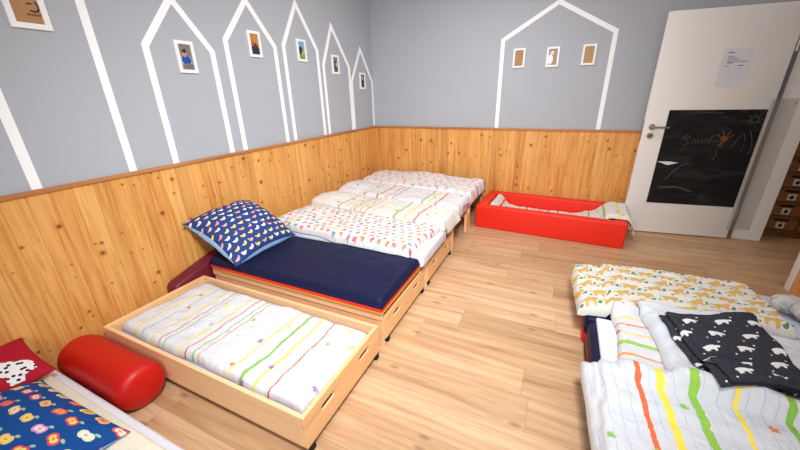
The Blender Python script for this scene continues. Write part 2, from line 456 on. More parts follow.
def box(bm, x0, x1, y0, y1, z0, z1, bev=0.0, seg=2):
    t = bmesh.new()
    bmesh.ops.create_cube(t, size=1.0)
    bmesh.ops.scale(t, vec=(x1 - x0, y1 - y0, z1 - z0), verts=t.verts)
    bmesh.ops.translate(t, vec=((x0 + x1) / 2, (y0 + y1) / 2, (z0 + z1) / 2), verts=t.verts)
    if bev: bmesh.ops.bevel(t, geom=list(t.edges), offset=bev, segments=seg, affect='EDGES', profile=0.5)
    merge(bm, t); return bm

def merge(bm, t):
    me = bpy.data.meshes.new('tmp'); t.to_mesh(me); t.free(); bm.from_mesh(me); bpy.data.meshes.remove(me)

def bx(*a, **k): return box(bmesh.new(), *a, **k)

def cyl(bm, p0, p1, r, seg=20, r2=None):
    p0, p1 = Vector(p0), Vector(p1); d = p1 - p0
    t = bmesh.new()
    bmesh.ops.create_cone(t, cap_ends=True, segments=seg, radius1=r, radius2=r if r2 is None else r2, depth=d.length)
    bmesh.ops.transform(t, matrix=Matrix.Translation((p0 + p1) / 2) @ d.to_track_quat('Z', 'Y').to_matrix().to_4x4(), verts=t.verts)
    merge(bm, t); return bm

def tube(bm, pts, r, seg=8):
    pts = [Vector(p) for p in pts]; rings = []
    for i, p in enumerate(pts):
        d = (pts[min(i + 1, len(pts) - 1)] - pts[max(i - 1, 0)]).normalized()
        q = d.to_track_quat('Z', 'Y')
        rings.append([bm.verts.new(p + q @ Vector((r * math.cos(a * 2 * PI / seg), r * math.sin(a * 2 * PI / seg), 0))) for a in range(seg)])
    for a, b in zip(rings, rings[1:]):
        for j in range(seg): bm.faces.new((a[j], a[(j + 1) % seg], b[(j + 1) % seg], b[j]))
    bm.faces.new(list(reversed(rings[0]))); bm.faces.new(rings[-1])
    return bm

def prism(bm, poly, f, h0, h1):
    """extrudes the 2D polygon; f(a, b, h) gives the 3D point"""
    A = [bm.verts.new(f(a, b, h0)) for a, b in poly]; B = [bm.verts.new(f(a, b, h1)) for a, b in poly]
    n = len(poly)
    bm.faces.new(list(reversed(A))); bm.faces.new(B)
    for i in range(n): bm.faces.new((A[i], A[(i + 1) % n], B[(i + 1) % n], B[i]))
    bmesh.ops.recalc_face_normals(bm, faces=bm.faces)
    return bm

def cut(bm, holes):
    """boolean difference of bm by each bmesh in holes"""
    def ob(b):
        me = bpy.data.meshes.new('tmp'); b.to_mesh(me); b.free()
        o = bpy.data.objects.new('tmp', me); COL.objects.link(o); return o
    a = ob(bm)
    hs = [ob(h) for h in holes]
    for h in hs:
        md = a.modifiers.new('b', 'BOOLEAN'); md.object = h; md.operation = 'DIFFERENCE'; md.solver = 'EXACT'
    dg = bpy.context.evaluated_depsgraph_get()
    me = bpy.data.meshes.new_from_object(a.evaluated_get(dg))
    out = bmesh.new(); out.from_mesh(me); bpy.data.meshes.remove(me)
    for o in [a] + hs:
        m = o.data; bpy.data.objects.remove(o); bpy.data.meshes.remove(m)
    return out

def world_mat(o):
    m = o.matrix_basis.copy(); p = o.parent
    while p is not None: m = p.matrix_basis @ m; p = p.parent
    return m

class Ground:
    """what the cloths lie on: highest surface under (x, y) among the given meshes"""
    def __init__(s, objs, floor=0.0):
        s.t = []; s.floor = floor
        for o in objs:
            m = world_mat(o)
            s.t.append(BVHTree.FromPolygons([m @ v.co for v in o.data.vertices], [list(p.vertices) for p in o.data.polygons]))
    def raw(s, x, y):
        z = s.floor
        for t in s.t:
            h = t.ray_cast(Vector((x, y, 3)), Vector((0, 0, -1)))
            if h[0] is not None: z = max(z, h[0].z)
        return z
    def __call__(s, x, y, r=0.0):
        if r <= 0: return s.raw(x, y)
        q = 0.7071 * r
        return max(s.raw(x + dx, y + dy) for dx, dy in ((0, 0), (r, 0), (-r, 0), (0, r), (0, -r), (q, q), (q, -q), (-q, q), (-q, -q)))

def fold(x, y, seed, sc):
    v = Vector((x * sc, y * sc, seed))
    a = noise.noise(v); b = noise.noise(v * 2.3 + Vector((5, 1, 2)))
    ridge = 1 - abs(noise.noise(Vector((x * sc * 0.9 + 0.4 * b, y * sc * 1.6, seed + 9)))) * 2.2
    return 0.55 * a + 0.25 * b + 0.45 * max(0, ridge) ** 3

def quilt(name, quad, ground, h, mat, seed, n=(56, 36), wr=0.010, sc=7.0, edge=0.05, ragged=0.012, bumps=(), clear=0.003, bottom=None, minz=0.0, smooth=0.0):
    A, B, Cq, D = [Vector(q) for q in quad]
    lu = ((B - A).length + (Cq - D).length) / 2; lv = ((D - A).length + (Cq - B).length) / 2
    bm = bmesh.new(); uvl = bm.loops.layers.uv.new('UVMap')
    nu, nv = n; top = []; bot = []
    for j in range(nv + 1):
        rt, rb = [], []
        for i in range(nu + 1):
            # denser towards the rims so the roll of the edge is round
            u = 0.5 - 0.5 * math.cos(PI * i / nu); u = 0.55 * u + 0.45 * i / nu
            v = 0.5 - 0.5 * math.cos(PI * j / nv); v = 0.55 * v + 0.45 * j / nv
            p = (A * (1 - u) + B * u) * (1 - v) + (D * (1 - u) + Cq * u) * v
            cu, cv = 2 * u - 1, 2 * v - 1
            rx = noise.noise(Vector((p.x * 5, p.y * 5, seed + 20))) * ragged; ry = noise.noise(Vector((p.x * 5, p.y * 5, seed + 30))) * ragged
            k = max(abs(cu), abs(cv)) ** 4
            x, y = p.x + rx * k * 2, p.y + ry * k * 2
            d = min(u * lu, (1 - u) * lu, v * lv, (1 - v) * lv)
            t = 1 - min(d / edge, 1.0)
            prof = math.sqrt(max(0.0, 1 - t * t))
            g = max(ground(x, y, smooth), minz) + clear
            bp = sum(bh * math.exp(-(((x - bx_) / br) ** 2 + ((y - by_) / br) ** 2)) for bx_, by_, br, bh in bumps)
            z = g + (h + bp + wr * fold(x, y, seed, sc)) * prof + 0.003
            rt.append((bm.verts.new((x, y, z)), (u * lu, v * lv))); rb.append((bm.verts.new((x, y, g)), (u * lu, v * lv)))
        top.append(rt); bot.append(rb)
    def quadf(a, b, c, d, mi=0):
        f = bm.faces.new((a[0], b[0], c[0], d[0])); f.material_index = mi
        for l, q in zip(f.loops, (a, b, c, d)): l[uvl].uv = q[1]
    for j in range(nv):
        for i in range(nu):
            quadf(top[j][i], top[j][i + 1], top[j + 1][i + 1], top[j + 1][i])
            quadf(bot[j][i], bot[j + 1][i], bot[j + 1][i + 1], bot[j][i + 1], 1 if bottom else 0)
    for i in range(nu):
        quadf(bot[0][i], bot[0][i + 1], top[0][i + 1], top[0][i]); quadf(top[nv][i], top[nv][i + 1], bot[nv][i + 1], bot[nv][i])
    for j in range(nv):
        quadf(top[j][0], top[j + 1][0], bot[j + 1][0], bot[j][0]); quadf(bot[j][nu], bot[j + 1][nu], top[j + 1][nu], top[j][nu])
    return bm

def quilt_thing(name, label, cat, *a, group=None, mat2=None, **k):
    bm = quilt(name, *a, **k)
    return solo(name, bm, a[3] if mat2 is None else [a[3], mat2], label, cat, group, angle=2.0)

def pillow_bm(w, d, t, seed, n=30, pinch=0.05, sag=0.0, wr=0.006, low=1.0, bulge=0.0):
    bm = bmesh.new(); uvl = bm.loops.layers.uv.new('UVMap')
    def grid(sign):
        rows = []
        for j in range(n + 1):
            r = []
            for i in range(n + 1):
                u = -math.cos(PI * i / n) * 0.6 + (2 * i / n - 1) * 0.4; v = -math.cos(PI * j / n) * 0.6 + (2 * j / n - 1) * 0.4
                x = u * w / 2 * (1 - pinch * (1 - v * v) * abs(u) ** 3); y = v * d / 2 * (1 - pinch * (1 - u * u) * abs(v) ** 3)
                e = max(0.0, (1 - abs(u) ** 2.6) * (1 - abs(v) ** 2.6)) ** 0.5
                z = sign * (t / 2) * (1.0 if sign > 0 else low) * e + sign * wr * fold(x, y, seed + sign, 11) * min(1, e * 2)
                z += -sag * (u * u + v * v) * 0.5 * t
                if sign < 0 and bulge:
                    q = bulge * min(1.0, 2.5 * e) * max(abs(u), abs(v)) ** 4
                    x *= 1 + q * (1 - v ** 4); y *= 1 + q * (1 - u ** 4)
                r.append((x, y, z, (u + 1) * w / 2, (v + 1) * d / 2))
            rows.append(r)
        return rows
    T, Bm = grid(1), grid(-1)
    vt = [[None] * (n + 1) for _ in range(n + 1)]; vb = [[None] * (n + 1) for _ in range(n + 1)]
    for j in range(n + 1):
        for i in range(n + 1):
            q = T[j][i]; vt[j][i] = bm.verts.new(q[:3])
            if i in (0, n) or j in (0, n): vb[j][i] = vt[j][i]
            else: vb[j][i] = bm.verts.new(Bm[j][i][:3])
    for j in range(n):
        for i in range(n):
            ids = [(j, i), (j, i + 1), (j + 1, i + 1), (j + 1, i)]
            f = bm.faces.new([vt[a][b] for a, b in ids])
            for l, (a, b) in zip(f.loops, ids): l[uvl].uv = T[a][b][3:]
            f = bm.faces.new([vb[a][b] for a, b in reversed(ids)]); f.material_index = 1
            for l, (a, b) in zip(f.loops, reversed(ids)): l[uvl].uv = T[a][b][3:]
    return bm

def pillow(name, label, w, d, t, mats, loc, xaxis, yaxis, seed, **k):
    """pillow whose w side runs along xaxis and d side along yaxis"""
    bm = pillow_bm(w, d, t, seed, **k)
    X = Vector(xaxis).normalized(); Z = X.cross(Vector(yaxis)).normalized(); Y = Z.cross(X)
    R = Matrix((X, Y, Z)).transposed().to_4x4()
    o = part(name, bm, mats, None, None, 2.0)
    o.matrix_world = Matrix.Translation(loc) @ R
    return tag(o, label, 'pillow')

# ------------------------------------------------------------------ camera (solved from the photograph's vanishing points)
F_PX, YAW, PITCH, ROLL, CAMZ = 334.2875, -0.44414551, -0.37404184, -0.02541787, 1.414
cd = bpy.data.cameras.new('camera'); cam = bpy.data.objects.new('camera', cd); COL.objects.link(cam)
cd.sensor_width = 36.0; cd.lens = F_PX / 800 * 36.0; cd.clip_start = 0.05
fw = Vector((math.sin(YAW) * math.cos(PITCH), math.cos(YAW) * math.cos(PITCH), math.sin(PITCH)))
rt = Vector((math.cos(YAW), -math.sin(YAW), 0)); up = rt.cross(fw)
r2 = rt * math.cos(ROLL) + up * math.sin(ROLL); u2 = up * math.cos(ROLL) - rt * math.sin(ROLL)
cam.matrix_world = Matrix.Translation((0, 0, CAMZ)) @ Matrix((r2, u2, -fw)).transposed().to_4x4()
S.camera = cam

# ------------------------------------------------------------------ the room
XL, XR, YB, YN, ZC = -2.37, 1.675, 4.25, -1.3, 2.75
WT = 0.21
D0, D1, DH = 3.14, 4.16, 2.03          # doorway in the right wall
HX, HY0, HY1 = 4.2, 2.2, 4.80          # the corridor beyond it
struct('floor', bx(XL - 0.2, HX, YN - 0.2, HY1, -0.06, 0.0), M['floor'])
struct('ceiling', bx(XL - 0.2, HX, YN - 0.2, HY1, ZC, ZC + 0.1), M['ceiling'])
struct('wall_left', bx(XL - 0.2, XL, YN, YB + 0.2, 0, ZC), M['wall'])
struct('wall_back', bx(XL, XR + WT, YB, YB + 0.2, 0, ZC), M['wall'])
bm = bx(XL, -0.9, YN - 0.2, YN, 0, ZC); box(bm, 1.5, XR, YN - 0.2, YN, 0, ZC)
box(bm, -0.9, 1.5, YN - 0.2, YN, 0, 0.85); box(bm, -0.9, 1.5, YN - 0.2, YN, 2.45, ZC)
struct('wall_near', bm, M['wall'])
bm = bx(XR, XR + WT, YN - 0.2, D0, 0, ZC); box(bm, XR, XR + WT, D0, D1, DH, ZC); box(bm, XR, XR + WT, D1, YB, 0, ZC)
struct('wall_right', bm, M['wall'])
bm = bx(XR + WT, HX, HY1 - 0.1, HY1, 0, ZC); box(bm, HX - 0.1, HX, HY0, HY1 - 0.1, 0, ZC); box(bm, XR + WT, HX - 0.1, HY0, HY0 + 0.1, 0, ZC)
struct('wall_corridor', bm, M['white_paint'])

# window frame in the near wall (behind the camera)
bm = bx(-0.9, 1.5, YN - 0.12, YN - 0.06, 0.85, 0.91)
box(bm, -0.9, 1.5, YN - 0.12, YN - 0.06, 2.39, 2.45); box(bm, -0.9, -0.84, YN - 0.12, YN - 0.06, 0.91, 2.39)
box(bm, 1.44, 1.5, YN - 0.12, YN - 0.06, 0.91, 2.39); box(bm, 0.27, 0.33, YN - 0.12, YN - 0.06, 0.91, 2.39)
struct('window_1', bm, M['white_paint'])

# wainscot: vertical tongue-and-groove boards, their grooves modelled
def boards(axis, a0, a1, base, out, z0, z1, bw=0.093):
    bm = bmesh.new(); i = math.floor(a0 / bw)
    while i * bw < a1:
        p0, p1 = max(a0, i * bw), min(a1, (i + 1) * bw); i += 1
        if p1 - p0 < 0.004: continue
        g = 0.0035
        prof = [(p0, 0.0), (p0, out - g), (p0 + g, out), (p1 - g, out), (p1, out - g), (p1, 0.0)]
        if axis == 'Y': prism(bm, prof, lambda a, b, h: (base + b, a, h), z0, z1)
        elif axis == 'X': prism(bm, prof, lambda a, b, h: (a, base - b, h), z0, z1)
        else: prism(bm, prof, lambda a, b, h: (base - b, a, h), z0, z1)
    return bm
WZ = 0.985
struct('trim_1', boards('Y', YN, YB, XL, 0.016, 0.0, WZ), M['pine_y'])
struct('trim_2', boards('X', XL + 0.016, XR, YB, 0.016, 0.0, WZ), M['pine_x'])
struct('trim_3', boards('R', YN, D0 - 0.07, XR, 0.016, 0.0, WZ), M['pine_y'])
struct('trim_4', bx(XL, XL + 0.028, YN, YB, WZ, WZ + 0.022, 0.004), M['cap'])
struct('trim_5', bx(XL + 0.028, XR, YB - 0.028, YB, WZ, WZ + 0.022, 0.004), M['cap_x'])
struct('trim_6', bx(XR - 0.028, XR, YN, D0 - 0.07, WZ, WZ + 0.022, 0.004), M['cap'])

# door lining: far jamb that faces the camera, head and near casing
bm = bx(XR - 0.002, XR + WT + 0.002, D1 - 0.012, D1, 0, DH); box(bm, XR - 0.002, XR + WT + 0.002, D0, D1 - 0.012, DH - 0.02, DH)
box(bm, XR - 0.002, XR + WT + 0.002, D0, D0 + 0.012, 0, DH - 0.02)
box(bm, XR - 0.018, XR - 0.0022, D0 - 0.065, D0 + 0.002, 0, DH + 0.06, 0.003)
box(bm, XR - 0.018, XR - 0.0022, D0 + 0.002, D1, DH, DH + 0.06, 0.003)
struct('trim_7', bm, M['jamb'])

# ------------------------------------------------------------------ the open door leaf
HINGE = Vector((1.615, 4.085, 0.0)); DANG = math.radians(7.0); DW = 0.915
door = thing('door_1', 'white door leaf standing open against the back wall', 'door', HINGE, DANG, kind='structure')
# local: x runs from 0 (hinge) to -DW (free edge), y = 0 is the face towards the camera, +y behind
bm = bx(-DW, 0, 0.0, 0.04, 0.012, 2.012, 0.0025)
part('door_leaf', bm, M['door'], door, shift=False)
hd = bmesh.new()
hx = -DW + 0.065
cyl(hd, (hx, 0.0, 1.065), (hx, -0.010, 1.065), 0.026); cyl(hd, (hx, -0.008, 1.065), (hx, -0.050, 1.065), 0.010)
tube(hd, [(hx, -0.046, 1.065), (hx + 0.03, -0.050, 1.065), (hx + 0.08, -0.048, 1.064), (hx + 0.125, -0.047, 1.062)], 0.0095)
h1 = part('door_handle', hd, M['steel'], door, 'steel lever handle', shift=False)
kd = bmesh.new(); cyl(kd, (hx, 0.0, 0.985), (hx, -0.009, 0.985), 0.026)
kp = part('key_plate', kd, M['steel'], door, 'round steel keyhole plate', shift=False)
part('keyhole', bx(hx - 0.003, hx + 0.003, -0.0096, -0.0085, 0.975, 0.995), M['black'], kp, shift=False)
lb = bx(-DW - 0.0015, -DW + 0.001, 0.010, 0.030, 0.93, 1.13)
part('lock_plate', lb, M['steel'], door, 'steel lock plate on the door edge', shift=False)
for hz in (0.28, 1.72):
    hb = bmesh.new(); cyl(hb, (0.012, -0.006, hz - 0.06), (0.012, -0.006, hz + 0.06), 0.011)
    part('hinge', hb, M['steel'], door, 'steel door hinge', shift=False)

# finger guard: clear plastic strip across the hinge gap
gd = thing('finger_guard', 'clear plastic finger guard strip over the hinge gap of the white door', 'finger guard', (XR - 0.005, 4.07, 0))
bmg = bmesh.new()
pts = [(-0.085, -0.004), (-0.055, 0.004), (-0.02, 0.030), (0.02, 0.058), (0.06, 0.071), (0.115, 0.073)]
gx, gy = XR - 0.005, 4.07
outline = pts + [(a, b + 0.002) for a, b in reversed(pts)]
prism(bmg, outline, lambda a, b, h: (gx + a, gy + b, h), 0.10, 1.30)
part('plastic_strip', bmg, M['plastic'], gd)
for z in (0.14, 0.42, 0.70, 0.98, 1.26):
    sb = bmesh.new(); cyl(sb, (gx + 0.10, gy + 0.0735, z), (gx + 0.10, gy + 0.069, z), 0.005, 10)
    part('screw', sb, M['steel'], gd)

# things stuck on the door, built in the door's own frame
def on_door(x, z, y=0.0): return Matrix.Translation(HINGE) @ Matrix.Rotation(DANG, 4, 'Z') @ Matrix.Translation((x, y, z))
def door_thing(name, label, cat, x, z, y=-0.0005):
    o = thing(name, label, cat, (0, 0, 0)); o.matrix_world = on_door(x, z, y); return o
cb = door_thing('chalkboard', 'black chalkboard panel with chalk drawings on the white door', 'chalkboard', -0.742, 0.33)
CW, CH = 0.712, 0.885
part('board', bx(0, CW, -0.004, 0, 0, CH), M['chalkboard'], cb, shift=False)
def strokes(lines, r=0.0028):
    b = bmesh.new()
    for pts in lines: tube(b, [(x * CW, -0.0048, z * CH) for x, z in pts], r, 6)
    bmesh.ops.scale(b, vec=(1, 0.3, 1), space=Matrix.Translation((0, 0.0045, 0)), verts=b.verts)
    return b
def circ(cx, cz, r, n=16, a0=0, a1=2 * PI): return [(cx + r * math.cos(a0 + (a1 - a0) * i / n), cz + r * CW / CH * math.sin(a0 + (a1 - a0) * i / n)) for i in range(n + 1)]
sun = [circ(0.905, 0.905, 0.038)] + [[(0.905 + 0.052 * math.cos(a), 0.905 + 0.042 * math.sin(a)), (0.905 + 0.082 * math.cos(a), 0.905 + 0.066 * math.sin(a))] for a in [i * PI / 4 + 0.2 for i in range(8)]]
part('chalk_drawing', strokes(sun), M['chalk_yellow'], cb, 'chalk sun in the top corner', shift=False)
sun2 = [circ(0.662, 0.715, r, 14) for r in (0.010, 0.022, 0.033)] + [[(0.662 + 0.045 * math.cos(a), 0.715 + 0.036 * math.sin(a)), (0.662 + 0.10 * math.cos(a), 0.715 + 0.085 * math.sin(a))] for a in (0.5, 1.1, 1.9, 2.6, 4.3, 4.6)]
part('chalk_drawing', strokes(sun2), M['chalk_orange'], cb, 'orange chalk sun', shift=False)
scr = [[(0.16, 0.70), (0.20, 0.75), (0.24, 0.74), (0.20, 0.70), (0.24, 0.67), (0.19, 0.64)], [(0.28, 0.66), (0.30, 0.71), (0.32, 0.66), (0.34, 0.71), (0.35, 0.67)], [(0.37, 0.71), (0.38, 0.67), (0.41, 0.68), (0.42, 0.72)],
       [(0.45, 0.67), (0.46, 0.73), (0.49, 0.75)], [(0.72, 0.62), (0.76, 0.72), (0.80, 0.78), (0.84, 0.70), (0.83, 0.58)], [(0.86, 0.80), (0.90, 0.72), (0.93, 0.62), (0.90, 0.56)], [(0.55, 0.62), (0.62, 0.55), (0.60, 0.5)],
       [(0.14, 0.27), (0.20, 0.36), (0.28, 0.43), (0.36, 0.46)], [(0.08, 0.185), (0.2, 0.20), (0.35, 0.19), (0.48, 0.15)], [(0.10, 0.17), (0.28, 0.19), (0.46, 0.145)], [(0.30, 0.975), (0.40, 0.968), (0.52, 0.97)]]
scr = [[(a + (0.06 if b > 0.55 and a < 0.7 else 0.04 if a > 0.7 else 0.01), b) for a, b in q] for q in scr]
for q in scr: part('chalk_stroke', strokes([q], 0.0022), M['chalk'], cb, 'white chalk stroke', shift=False)

nt = door_thing('paper_notice', 'white printed sheet of paper taped high on the white door', 'paper notice', -0.462, 1.405)
part('sheet', bx(0, 0.205, -0.0012, 0, 0, 0.297), M['paper'], nt, shift=False)
ib = bmesh.new()
for x0, x1, z, hh in ((0.035, 0.075, 0.262, 0.007), (0.04, 0.085, 0.232, 0.004), (0.042, 0.105, 0.219, 0.004), (0.042, 0.125, 0.206, 0.004), (0.042, 0.185, 0.193, 0.004), (0.045, 0.085, 0.183, 0.006),
                      (0.03, 0.065, 0.160, 0.004), (0.128, 0.160, 0.160, 0.007), (0.115, 0.125, 0.138, 0.003), (0.14, 0.15, 0.138, 0.003)):
    box(ib, x0, x1, -0.0018, -0.0011, z, z + hh)
part('printed_text', ib, M['ink'], nt, 'grey printed lines', shift=False)
fp = bmesh.new()
prism(fp, [(0.0, 0.03), (0.085, 0.0), (0.175, 0.022), (0.10, 0.034)], lambda a, b, h: (a, h - 0.02 * (1 - abs(a - 0.085) / 0.09), b), -0.0065, -0.005)
fo = part('folded_paper', fp, M['paper'])
fo.matrix_world = on_door(-0.740, 0.715); tag(fo, 'small folded piece of white paper stuck to the black chalkboard', 'paper')

# ------------------------------------------------------------------ white tape houses and framed pictures on the walls
def tape_house(to3, y0, y1, ze, ya, za, label, group, w=0.042):
    bm = bmesh.new(); zb = WZ + 0.0225
    # inner outline: offset towards the middle of the house
    def off(p, q):
        dx, dz = q[0] - p[0], q[1] - p[1]; L = math.hypot(dx, dz); return dx / L, dz / L
    O = [(y0, zb), (y0, ze), (ya, za), (y1, ze), (y1, zb)]
    def inter(p, d, q, e):
        k = d[0] * e[1] - d[1] * e[0]; t = ((q[0] - p[0]) * e[1] - (q[1] - p[1]) * e[0]) / k
        return (p[0] + d[0] * t, p[1] + d[1] * t)
    L = []
    for p, q in zip(O, O[1:]):
        d = off(p, q); nrm = (d[1], -d[0]); L.append(((p[0] + nrm[0] * w, p[1] + nrm[1] * w), d))
    I = [(y0 + w, zb)] + [inter(*L[i], *L[i + 1]) for i in range(3)] + [(y1 - w, zb)]
    for i in range(4): prism(bm, [O[i], O[i + 1], I[i + 1], I[i]], to3, 0.0003, 0.0015)
    return solo('tape_house', bm, M['tape'], label, 'wall tape', group)
left3 = lambda a, b, h: (XL + h, a, b)
back3 = lambda a, b, h: (a, YB - h, b)
G = 'white tape house outlines on the grey walls'
HW = 0.0205
for y0, y1, ze, ya, za, lab in (
    (0.712, 1.160, 1.92, 0.935, 2.22, 'leftmost white tape house outline on the left wall, around the brown card frame'),
    (1.430, 1.890, 1.735, 1.66, 2.05, 'white tape house outline above the blue bird pillow, framing the ball pit photo'),
    (2.02, 2.525, 1.828, 2.275, 2.155, 'white tape house outline around the orange toned photo on the left wall'),
    (2.635, 3.115, 1.852, 2.857, 2.245, 'tallest white tape house outline, around the photo with green and blue'),
    (3.20, 3.688, 1.725, 3.39, 2.14, 'white tape house outline second from the room corner, on the left wall'),
    (3.73, 4.225, 1.575, 3.962, 1.97, 'lowest white tape house outline, touching the room corner')):
    tape_house(left3, y0 - HW, y1 + HW, ze, ya, za, lab, G)
tape_house(back3, -0.712 - HW, 0.352 + HW, 1.945, -0.187, 2.26, 'wide white tape house outline around three small frames on the back wall', G)

def framed(face, a, z, w, h, mat, label, group, rail=0.02):
    """face 'L' left wall (a = y) or 'B' back wall (a = x); z = centre height"""
    f = left3 if face == 'L' else back3
    base = f(a, z - h / 2, 0.0006)
    t = thing('picture_frame', label, 'picture', base, 0, group)
    bm = bmesh.new()
    for p in ([(-w/2, -h/2), (w/2, -h/2), (w/2 - rail, -h/2 + rail), (-w/2 + rail, -h/2 + rail)], [(w/2, -h/2), (w/2, h/2), (w/2 - rail, h/2 - rail), (w/2 - rail, -h/2 + rail)],
              [(w/2, h/2), (-w/2, h/2), (-w/2 + rail, h/2 - rail), (w/2 - rail, h/2 - rail)], [(-w/2, h/2), (-w/2, -h/2), (-w/2 + rail, -h/2 + rail), (-w/2 + rail, h/2 - rail)]):
        prism(bm, [(a + q[0], z + q[1]) for q in p], f, 0.0006, 0.014)
    part('frame', bm, M['frame'], t, angle=0.3)
    iw, ih = w - 2 * rail + 0.002, h - 2 * rail + 0.002
    bm = bmesh.new(); uvl = bm.loops.layers.uv.new('UVMap')
    prism(bm, [(a - iw/2, z - ih/2), (a + iw/2, z - ih/2), (a + iw/2, z + ih/2), (a - iw/2, z + ih/2)], f, 0.001, 0.006)
    for fc in bm.faces:
        for l in fc.loops:
            c = l.vert.co; aa = c.y if face == 'L' else c.x
            l[uvl].uv = ((aa - a) / iw + 0.5, (c.z - z) / ih + 0.5)
    ph = part('picture', bm, mat, t)
    return t, ph
GP = 'small framed photos on the left wall'
framed('L', 1.675, 1.678, 0.128, 0.195, photo_mat('photo_ball_pit', (150, 138, 132), [(0.5, 0.36, 0.42, 0.26, (150, 170, 150)), (0.5, 0.38, 0.34, 0.22, (46, 74, 168)), (0.42, 0.62, 0.17, 0.12, (196, 140, 110)), (0.45, 0.73, 0.17, 0.08, (70, 44, 36)), (0.6, 0.16, 0.4, 0.1, (120, 110, 104))]), 'small white frame holding a photo with a blue ring, left wall above the bird pillow', GP)
framed('L', 2.295, 1.818, 0.128, 0.19, photo_mat('photo_orange', (222, 150, 74), [(0.5, 0.2, 0.5, 0.3, (40, 44, 70)), (0.35, 0.5, 0.15, 0.12, (176, 70, 50)), (0.62, 0.42, 0.16, 0.14, (60, 50, 60))]), 'small white frame holding an orange toned photo on the left wall', GP)
framed('L', 2.868, 1.822, 0.128, 0.19, photo_mat('photo_garden', (150, 190, 226), [(0.5, 0.15, 0.6, 0.3, (120, 150, 70)), (0.4, 0.5, 0.3, 0.24, (44, 62, 50)), (0.65, 0.35, 0.13, 0.12, (220, 180, 60))]), 'small white frame holding a photo with blue sky and green, left wall', GP)
framed('L', 3.412, 1.730, 0.128, 0.19, photo_mat('photo_indoor', (170, 136, 116), [(0.5, 0.3, 0.36, 0.26, (92, 66, 62)), (0.45, 0.66, 0.2, 0.14, (60, 50, 54)), (0.7, 0.5, 0.14, 0.14, (214, 180, 160))]), 'small white frame holding a brownish photo, second from the room corner on the left wall', GP)
framed('L', 3.972, 1.575, 0.128, 0.19, photo_mat('photo_dark', (150, 112, 100), [(0.5, 0.35, 0.4, 0.3, (70, 46, 48)), (0.5, 0.7, 0.18, 0.12, (206, 164, 150))]), 'lowest small white frame with a dark photo, nearest the room corner', GP)
t0, ph = framed('L', 0.927, 1.877, 0.150, 0.265, M['kraft'], 'white frame with brown card and black writing, top left of the left wall', 'card frame', 0.024)
wb = bmesh.new()
tube(wb, [(XL + 0.0068, 0.955 + 0.022 * math.cos(a), 1.842 + 0.022 * math.sin(a)) for a in [-2.2 + i * 0.32 for i in range(11)]], 0.003, 6)
tube(wb, [(XL + 0.0068, 0.955, 1.852), (XL + 0.0068, 0.935, 1.852)], 0.003, 6)
for i in range(6): tube(wb, [(XL + 0.0068, 0.925 + i * 0.009, 1.803), (XL + 0.0068, 0.928 + i * 0.009, 1.809 + 0.003 * (i % 2)), (XL + 0.0068, 0.931 + i * 0.009, 1.803)], 0.0014, 6)
part('writing', wb, M['black'], ph, 'black writing on brown card')
GB = 'three small frames with brown card on the back wall'
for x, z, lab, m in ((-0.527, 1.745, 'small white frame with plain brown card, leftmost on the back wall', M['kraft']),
                     (-0.187, 1.737, 'small white frame with white reflection painted on brown card, on the back wall', photo_mat('card_painted_reflection', (180, 140, 98), [(0.25, 0.35, 0.3, 0.3, (232, 232, 236)), (0.4, 0.75, 0.2, 0.12, (224, 214, 200))])),  # pale ellipses paint a white reflection into the card's colour
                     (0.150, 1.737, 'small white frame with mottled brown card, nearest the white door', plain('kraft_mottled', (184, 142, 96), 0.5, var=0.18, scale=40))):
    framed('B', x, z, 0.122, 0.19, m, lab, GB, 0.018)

# ------------------------------------------------------------------ beds along the left wall
XH, XF = -2.215, -0.79
def slot(x, y, z, L=0.100, hgt=0.031):
    poly = [(y + (L / 2 - hgt / 2) * s + hgt / 2 * math.cos(a), z + hgt / 2 * math.sin(a)) for s, a0 in ((1, -PI / 2), (-1, PI / 2)) for a in [a0 + i * PI / 8 for i in range(9)]]
    return prism(bmesh.new(), poly, lambda a, b, h: (h, a, b), x - 0.03, x + 0.03)

def rolling_drawer(y0, y1, label, group, z0=0.04, z1=0.215, xf=XF, slots=(0.25, 0.74), XH=XH):
    t = thing('rolling_bed_drawer', label, 'drawer', ((XH + xf) / 2, (y0 + y1) / 2, 0), 0, group)
    th = 0.02
    fr = cut(bx(xf - th, xf, y0, y1, z0, z1, 0.002, 1), [slot(xf + 0.018, y0 + (y1 - y0) * k, z0 + (z1 - z0) * 0.64) for k in slots])
    fp_ = part('front_panel', fr, M['bed_y'], t, angle=0.4)
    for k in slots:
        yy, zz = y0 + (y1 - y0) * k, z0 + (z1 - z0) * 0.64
        part('slot_shade_plate', bx(xf - 0.0128, xf - 0.0095, yy - 0.042, yy + 0.042, zz - 0.013, zz + 0.013), M['slot_shade'], fp_, 'dark plate painted as shade in the handle slot')  # dark plate fills the cut recess with painted shade
    part('head_panel', bx(XH, XH + th, y0, y1, z0, z1, 0.002, 1), M['bed_y'], t)
    part('side_panel', bx(XH + th, xf - th, y0, y0 + th, z0, z1, 0.002, 1), M['bed_x'], t)
    part('side_panel', bx(XH + th, xf - th, y1 - th, y1, z0, z1, 0.002, 1), M['bed_x'], t)
    part('bottom_panel', bx(XH + th, xf - th, y0 + th, y1 - th, z0 + 0.005, z0 + 0.017), M['bed_x'], t)
    for cx, cy in ((xf - 0.012, y0 + 0.032), (xf - 0.012, y1 - 0.032), (XH + 0.06, y0 + 0.05), (XH + 0.06, y1 - 0.05)):
        c = bmesh.new(); cyl(c, (cx, cy - 0.011, 0.019), (cx, cy + 0.011, 0.019), 0.019, 18)
        box(c, cx - 0.012, cx + 0.012, cy - 0.016, cy + 0.016, 0.032, z0 + 0.001)
        part('caster', c, M['black'], t, 'black caster wheel')
    return t

